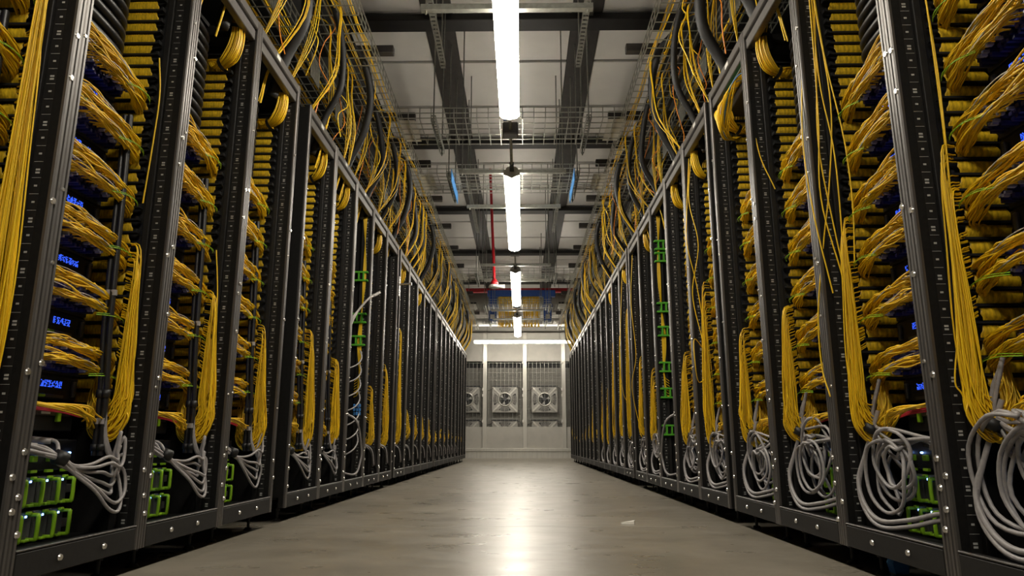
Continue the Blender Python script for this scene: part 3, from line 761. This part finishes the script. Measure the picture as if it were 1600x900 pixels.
for s in (-1, 1):
    for i in range(0, len(YS)):
        rnd = random.Random(i*3 + s*7 + 9)
        hv = i % 2 if i < 4 else (2, 4, 3)[i % 3]
        o = place('corrugated_hose', cached(('hose', s, hv), lambda: hose_mesh(s, hv)), None, (s*HALF, YR(s, i) + rnd.uniform(-.08, .08), 2.25))
        tag(o, 'black corrugated hose arching from tray into top of the %s %s rack' % (ORD[i], SIDE[s]), 'hose', 'corrugated hoses')
        nd = 2 if i % 3 or i > 12 else 3
        for q in range(nd):
            v = rnd.randint(0, 7)
            o = place('fiber_drop', cached(('drop', s, v), lambda: drop_mesh(s, v)), None, (s*HALF, YR(s, i) + .12 + .2*q + rnd.uniform(-.05, .05), 2.30))
            tag(o, 'yellow fiber drop from tray to top of the %s %s rack, %s one' % (ORD[i], SIDE[s], ('nearest', 'middle', 'farthest')[q]), 'cable bundle', 'fiber drops above racks')
        if i < 10:
            for q in range(2):
                m = thin_mesh(s, i*2+q+(50 if s > 0 else 0))
                o = m.build('thin_fiber', 'fiber_orange' if q == 0 else 'fiber_yellow', None, (s*HALF, YR(s, i) + .2 + .25*q, 2.32))
                tag(o, 'thin loose %s fiber dangling over the %s %s rack' % (('orange', 'yellow')[q], ORD[i], SIDE[s]), 'cable', 'thin dangling fibers')
        if 2 <= i < 12:
            d = thing('cable_dropout', (s*1.245, YR(s, i)+.30, 2.86), 'zinc ribbed cable dropout on tray above the %s %s rack' % (ORD[i], SIDE[s]), 'cable dropout', 'ribbed dropouts')
            def ribs(m):
                for k in range(9):
                    y = .022*k; pts = [(.02*math.cos(a)-.02+.0, y, .0) for a in (0,)]
                    pts = [(.10-.10*math.sin(R(a)), y, -.10+.10*math.cos(R(a))+.03) for a in range(0, 91, 15)] + [(0, y, -.20)]
                    m.tube(pts, .005, 4)
                return m
            place('ribs', cached(('dro', s), lambda: ribs(MB(s)).mesh('ribs', 'zinc')), d)
            def rails(m):
                for k in (0, 3, 6): 
                    a = R(k*15); x, z = .10-.10*math.sin(a), -.07+.10*math.cos(a); m.box(x-.004, x+.004, -.01, .186, z-.002, z+.008)
                return m
            place('cross_bars', cached(('dro2', s), lambda: rails(MB(s)).mesh('cross_bars', 'zinc')), d)
        # gathered coil where fibers enter the rack top
        if i in (1, 2, 3, 4, 5, 7, 9, 11):
            m = MB(s)
            for q in range(24):
                a, b = rnd.uniform(-.02, .02), rnd.uniform(-.02, .02)
                m.tube(cr([(.10+a, .50+b, 2.42), (.06+a, .49+b, 2.28), (.055+a*1.3, .48+b, 2.18), (.085+a*1.5, .485+b, 2.10), (.15+a, .52+b*.5, 2.08), (.19+a, .545, 2.13)], 4), .003, 4)
            o = m.build('fiber_coil', 'fiber_yellow', None, (s*HALF, YR(s, i), -.04))
            tag(o, 'yellow fiber coil curling under the top rail of the %s %s rack' % (ORD[i], SIDE[s]), 'cable bundle', 'coils under the top rails')
            m = MB(s); m.tube([(.062, .488, 2.25), (.06, .486, 2.265)], .034, 10); m.tube([(.105, .494, 2.085), (.12, .50, 2.08)], .034, 10); m.build('tie', 'plastic_black', o)
# patch panel near the top of the fourth right rack
pp = thing('fiber_patch_panel', (HALF+.02, YR(1, 3)+.06, 2.12), 'black fiber patch panel with green lights, top of fourth right rack', 'patch panel')
MB().bev(.04, .36, 0, .44, 0, .09, .004).build('body', 'panel_dark', pp)
MB().bev(.0, .04, 0, .44, .055, .062, .001).build('shelf', 'module_grey', pp)
m = MB()
for q in range(18): m.box(.036, .0398, .03+.022*q, .045+.022*q, .068, .074)
m.build('light_row', 'led_green', pp)
m = MB(); m2 = MB(); rnd = random.Random(88)
for q in range(44):
    y = .05+.36*q/43; a, b = rnd.uniform(-.02, .02), rnd.uniform(-.02, .02); d = rnd.uniform(-.02, .02)
    p = [(.036, y, .03), (-.005, y+.01, .02), (-.02+a, y*.7+.13, -.03+d), (.0+a, .36+b, -.13+d), (.05+a, .43+b*.5, -.15), (.12+a, .50, -.10)]
    (m2 if q % 9 == 0 else m).tube(cr(p, 4), .003, 4)
o = tag(m.build('fiber_bundle', 'fiber_yellow', None, (HALF+.02, YR(1, 3)+.06, 2.135)), 'yellow fibers pouring from the green lit patch panel', 'cable bundle')
m2.build('blue_strands', 'blue_tape', o)
# ---------------------------------------------------------------- cross trays over the aisle
def cross_tray(y0, y1, z, label, plates=False):
    t = thing('mesh_tray', (0, y0, z), label, 'cable tray', 'cross trays over the aisle'); W = y1-y0; h = .0032; X = .94
    m = MB(); n = max(5, int(W/.09))
    for k in range(n+1): m.box(-X, X, W*k/n-h, W*k/n+h, -h, h)
    m.build('long_wires', 'wire_zinc', t)
    m = MB(); x = -X
    while x <= X+.001: m.box(x-h, x+h, 0, W, -3*h, -h); x += .094
    m.build('cross_wires', 'wire_zinc', t)
    for yy in (0, W):
        m = MB()
        for zz in (.045, .09): m.box(-X, X, yy-h, yy+h, zz-h, zz+h)
        x = -X
        while x <= X+.001: m.box(x-h, x+h, yy-h, yy+h, -h, .09); x += .094
        m.build('side_mesh', 'wire_zinc', t)
    for s in (-1, 1):
        m = MB(); xx = s*.63
        m.box(xx-.02, xx-.017, -.08, W+.08, -.06, -.012).box(xx+.017, xx+.02, -.08, W+.08, -.06, -.012)
        nn = int((W+.16)/.05)
        for k in range(nn):
            y = -.08 + k*.05; m.box(xx-.017, xx+.017, y, y+.022, -.016, -.012)
        m.build('slotted_strut', 'zinc', t)
        for yy in (-.05, W+.05):
            m = MB(); m.cyl((xx, yy, -.09), (xx, yy, CZ-z-.0305), .006, 6); m.cyl((xx, yy, -.075), (xx, yy, -.06), .013, 6); m.build('threaded_rod', 'zinc', t)
        m = MB(s); m.box(.80, .93, .05, W-.05, .004, .008); m.build('splice_plate', 'aluminium', t)
        if plates:
            m = MB(); m.box(xx-s*.028-.003, xx-s*.028+.003, -.06, W+.06, -.10, .02); m.build('blue_tape', 'blue_tape', t)
cross_tray(5.34, 5.86, 3.0, 'zinc mesh tray crossing the aisle, nearest the camera')
cross_tray(6.55, 7.12, 3.0, 'zinc mesh tray crossing the aisle, with blue taped strut ends', True)
cross_tray(10.8, 11.35, 3.0, 'zinc mesh tray crossing the aisle beside the red pipe')
cross_tray(13.3, 13.95, 3.0, 'zinc mesh tray crossing the aisle before the blue frame')
cross_tray(15.5, 16.1, 3.05, 'zinc mesh tray crossing the aisle farthest from the camera')
# ---------------------------------------------------------------- lamps
def lamp(y0, y1, k):
    l = thing('linear_lamp', (0, y0, 2.66), 'long glowing linear lamp over the aisle, %s' % ['just above the camera', 'nearest one in the picture', 'second of the row', 'third of the row', 'fourth and farthest'][k], 'lamp', 'linear lamps over the aisle')
    L = y1-y0; W = .068
    prof = [(-W, .03), (-W, .008), (-W*.72, -.012), (0, -.02), (W*.72, -.012), (W, .008), (W, .03)]
    m = MB(); m.prism_y(prof, .02, L-.02); m.build('lens', 'lamp_lens', l)
    MB().bev(-W*.75, W*.75, .01, L-.01, .0305, .075, .006).build('housing', 'lamp_housing', l)
    for y in (0, L-.02): MB().prism_y([(-W-.004, .034), (-W-.004, .005), (0, -.025), (W+.004, .005), (W+.004, .034), (W*.5, .075), (-W*.5, .075)], y, y+.02).build('end_cap', 'lamp_housing', l)
    for y in (.45, L-1.0):
        m = MB(); m.box(-.5, .5, y-.02, y+.02, .19, .225); m.build('hanger_strut', 'zinc', l)
        for x in (-.47, .47): m = MB(); m.cyl((x, y, .17), (x, y, CZ-2.66-.0005), .006, 6); m.build('threaded_rod', 'zinc', l)
        m = MB(); m.box(-.015, .015, y-.015, y+.015, .075, .19); m.build('drop_bracket', 'zinc', l)
    # tapered end connector
    m = MB(); m.prism_y([(-.018, .03), (.018, .03), (.018, .06), (-.018, .06)], -.14, 0); m.build('connector', 'panel_dark', l)
for k in range(5): lamp(-1.32 + 3.53*k, 1.12 + 3.53*k, k)
for k in range(1, 4):
    y0 = 1.12 + 3.53*k; y1 = y0 + 1.09 - .14
    m = MB(); m.tube(cr([(0, y0, 2.70), (0, y0+.2, 2.72), (0, y0+.5, 2.74), (0, y1-.15, 2.72), (0, y1, 2.705)], 4), .012, 8)
    o = tag(m.build('lamp_conduit', 'zinc'), 'zinc conduit joining lamps, %s gap along the aisle' % ['nearest', 'second', 'third'][k-1], 'conduit', 'lamp conduits')
    m = MB(); m.bev(-.06, .06, y0+.32, y0+.42, 2.69, 2.79, .01); m.build('junction_box', 'module_grey', o)
    m = MB(); m.box(-.05, -.02, y0+.03, y0+.17, 2.72, 2.80); m.build('driver_box', 'blue_paint', o)
l = thing('linear_lamp', (.12, 17.4, 2.83), 'horizontal glowing linear lamp in front of the end wall', 'lamp')
MB().bev(-1.22, 1.22, -.06, .06, -.02, .03, .012).build('lens', 'lamp_lens', l)
MB().bev(-1.23, 1.23, -.05, .05, .031, .075, .006).build('housing', 'lamp_housing', l)
for x in (-.9, .9): m = MB(); m.cyl((x, 0, .075), (x, 0, CZ-2.83-.02), .006, 6); m.build('threaded_rod', 'zinc', l)
# long slotted struts under the ceiling beams
for s in (-1, 1):
    for q, (a, b) in enumerate(((2.4, 5.05), (7.6, 9.6))):
        m = MB(); xx = s*.535
        m.box(xx-.021, xx-.018, a, b, 3.30, 3.342).box(xx+.018, xx+.021, a, b, 3.30, 3.342)
        y = a
        while y < b: m.box(xx-.018, xx+.018, y, y+.028, 3.30, 3.304); y += .05
        for y in (a+.1, b-.1): m.cyl((xx, y, 3.30), (xx, y, CZ-.02), .006, 6)
        tag(m.build('slotted_strut', 'zinc'), 'long slotted zinc strut hung under the %s ceiling beam, %s piece' % (SIDE[s], ('nearer', 'farther')[q]), 'strut', 'slotted struts')
# ---------------------------------------------------------------- red sprinkler drop, blue fiber frame at the end
sp = thing('sprinkler_drop', (-.31, 9.9, 2.58), 'red sprinkler pipe dropping from the ceiling with white head', 'sprinkler pipe')
m = MB(); m.tube(cr([(-.07, 0, CZ-2.58), (-.035, 0, .95), (0, 0, .08)], 4), .02, 10); m.build('pipe', 'red_paint', sp)
m = MB(); m.tube([(0, 0, .13), (0, 0, .09), (0, 0, .06), (0, 0, .04)], [.02, .045, .06, .05], 12, True); m.build('escutcheon', 'red_paint', sp)
m = MB(); m.tube([(0, 0, .04), (0, 0, .03), (0, 0, .0), (0, 0, -.01)], [.05, .075, .085, .05], 16, True); m.build('head', 'white_plastic', sp)
m = MB(); m.cyl((.05, 0, .015), (.15, 0, .01), .025, 10, .03); m.build('nozzle', 'white_plastic', sp)
bf = thing('fiber_duct_frame', (.08, 15.9, 3.05), 'blue overhead fiber duct frame at the far end of the aisle', 'cable duct')
MB().bev(-.78, .78, -.08, .08, .62, .77, .01).build('top_duct', 'blue_paint', bf)
for x in (-.66, .60):
    MB().bev(x-.09, x+.09, -.07, .07, .02, .62, .01).build('leg', 'blue_paint', bf)
    MB().bev(x-.12, x+.12, -.09, .09, .36, .44, .01).build('collar', 'blue_paint', bf)
    MB().bev(x-.05, x+.05, -.085, -.07, .10, .2, .002).build('plate', 'aluminium', bf)
for n, (a, b) in enumerate(((-.52, -.14), (.03, .40))):
    m = MB(); rnd = random.Random(n+5)
    for q in range(46):
        x = a+(b-a)*q/45; m.tube(cr([(x, -.05, .62), (x+rnd.uniform(-.02, .02), -.10, .5), (x+rnd.uniform(-.04, .04), -.13+rnd.uniform(-.03, .03), .2), (x+rnd.uniform(-.05, .05), -.1, -.10)], 3), .006, 4)
    tag(m.build('fiber_curtain', 'fiber_yellow', None, (.08, 15.9, 3.05)), 'curtain of yellow fibers under the blue duct, %s' % ('left of the lamp', 'right of the lamp')[n], 'cable bundle', 'fiber curtains')
m = MB(); m.cyl((-1.6, 16.9, 4.04), (1.6, 16.9, 4.04), .06, 12); tag(m.build('sprinkler_main', 'red_paint'), 'red horizontal sprinkler main behind the blue duct', 'pipe')
ad = thing('air_duct', (0, 16.75, 3.15), 'grey rectangular duct across the aisle above the end wall', 'duct')
MB().bev(-1.62, 1.62, -.15, .15, 0, .15, .01).build('casing', 'aluminium', ad)
for x in (-1.2, 1.2): MB().cyl((x, 0, .15), (x, 0, CZ-3.15-.001), .008, 6).build('threaded_rod', 'zinc', ad)
m = MB(); m.bev(-1.62, 1.62, 17.9, 18.3, 3.45, 3.62, .01); tag(m.build('air_duct', 'white_plastic'), 'pale duct across the top of the end wall', 'duct')
for n, x in enumerate((-1.28, 1.28)):
    m = MB(); m.bev(x-.1, x+.16, 14.2, 14.35, 3.12, 3.62, .01); tag(m.build('control_box', 'panel_dark'), 'dark box hanging above the far end of the %s row' % ('left', 'right')[n], 'control box', 'dark hanging boxes')
# ---------------------------------------------------------------- bits on the floor
m = MB(); m.add([(-.035,-.012,.0005),(.03,-.016,.0005),(.036,.012,.0005),(-.022,.014,.0005),(-.036,-.010,.010),(.028,-.013,.016),(.036,.010,.018),(-.020,.012,.008)],
                [(0,3,2,1),(4,5,6,7),(0,1,5,4),(1,2,6,5),(2,3,7,6),(3,0,4,7)])
tag(m.build('paper_scrap', 'paper', None, (.61, 3.70, 0)), 'crumpled white paper scrap lying on the concrete', 'paper scrap')
m = MB(); m.prism_z([(-.04,-.008),(0,-.014),(.035,-.006),(.05,.004),(.01,.010),(-.03,.006)], .0003, .0015)
tag(m.build('tape_piece', 'paper', None, (.50, 2.20, 0)), 'flattened pale tape piece on the floor near the camera', 'tape')
b = thing('floor_plug', (1.26, 2.36, 0), 'bright blue connector hanging under the right row', 'plug')
MB().prism_y([(-.02, .0), (.02, .0), (.026, .03), (.012, .06), (-.012, .06), (-.026, .03)], -.02, .02).build('shell', 'blue_tape', b)
MB().cyl((0, 0, .06), (0, 0, .075), .008, 8).build('stem', 'cable_black', b)
dl = thing('door_latch', (-HALF, 6.79, 1.80), 'bright metal latch rod jutting from a seam in the left row', 'latch')
MB().bev(0.002, .012, -.05, -.02, 0, .20, .003).build('plate', 'screw_zinc', dl)
MB().cyl((.012, -.035, .12), (.12, -.035, .125), .010, 10).build('rod', 'screw_zinc', dl)
MB().cyl((.12, -.035, .125), (.13, -.035, .125), .016, 10).build('knob', 'screw_zinc', dl)
print('LABELS', len(LABELS), 'OBJECTS', len(bpy.data.objects), 'TRIS', sum((len(p.vertices)-2) for me in bpy.data.meshes for p in me.polygons))
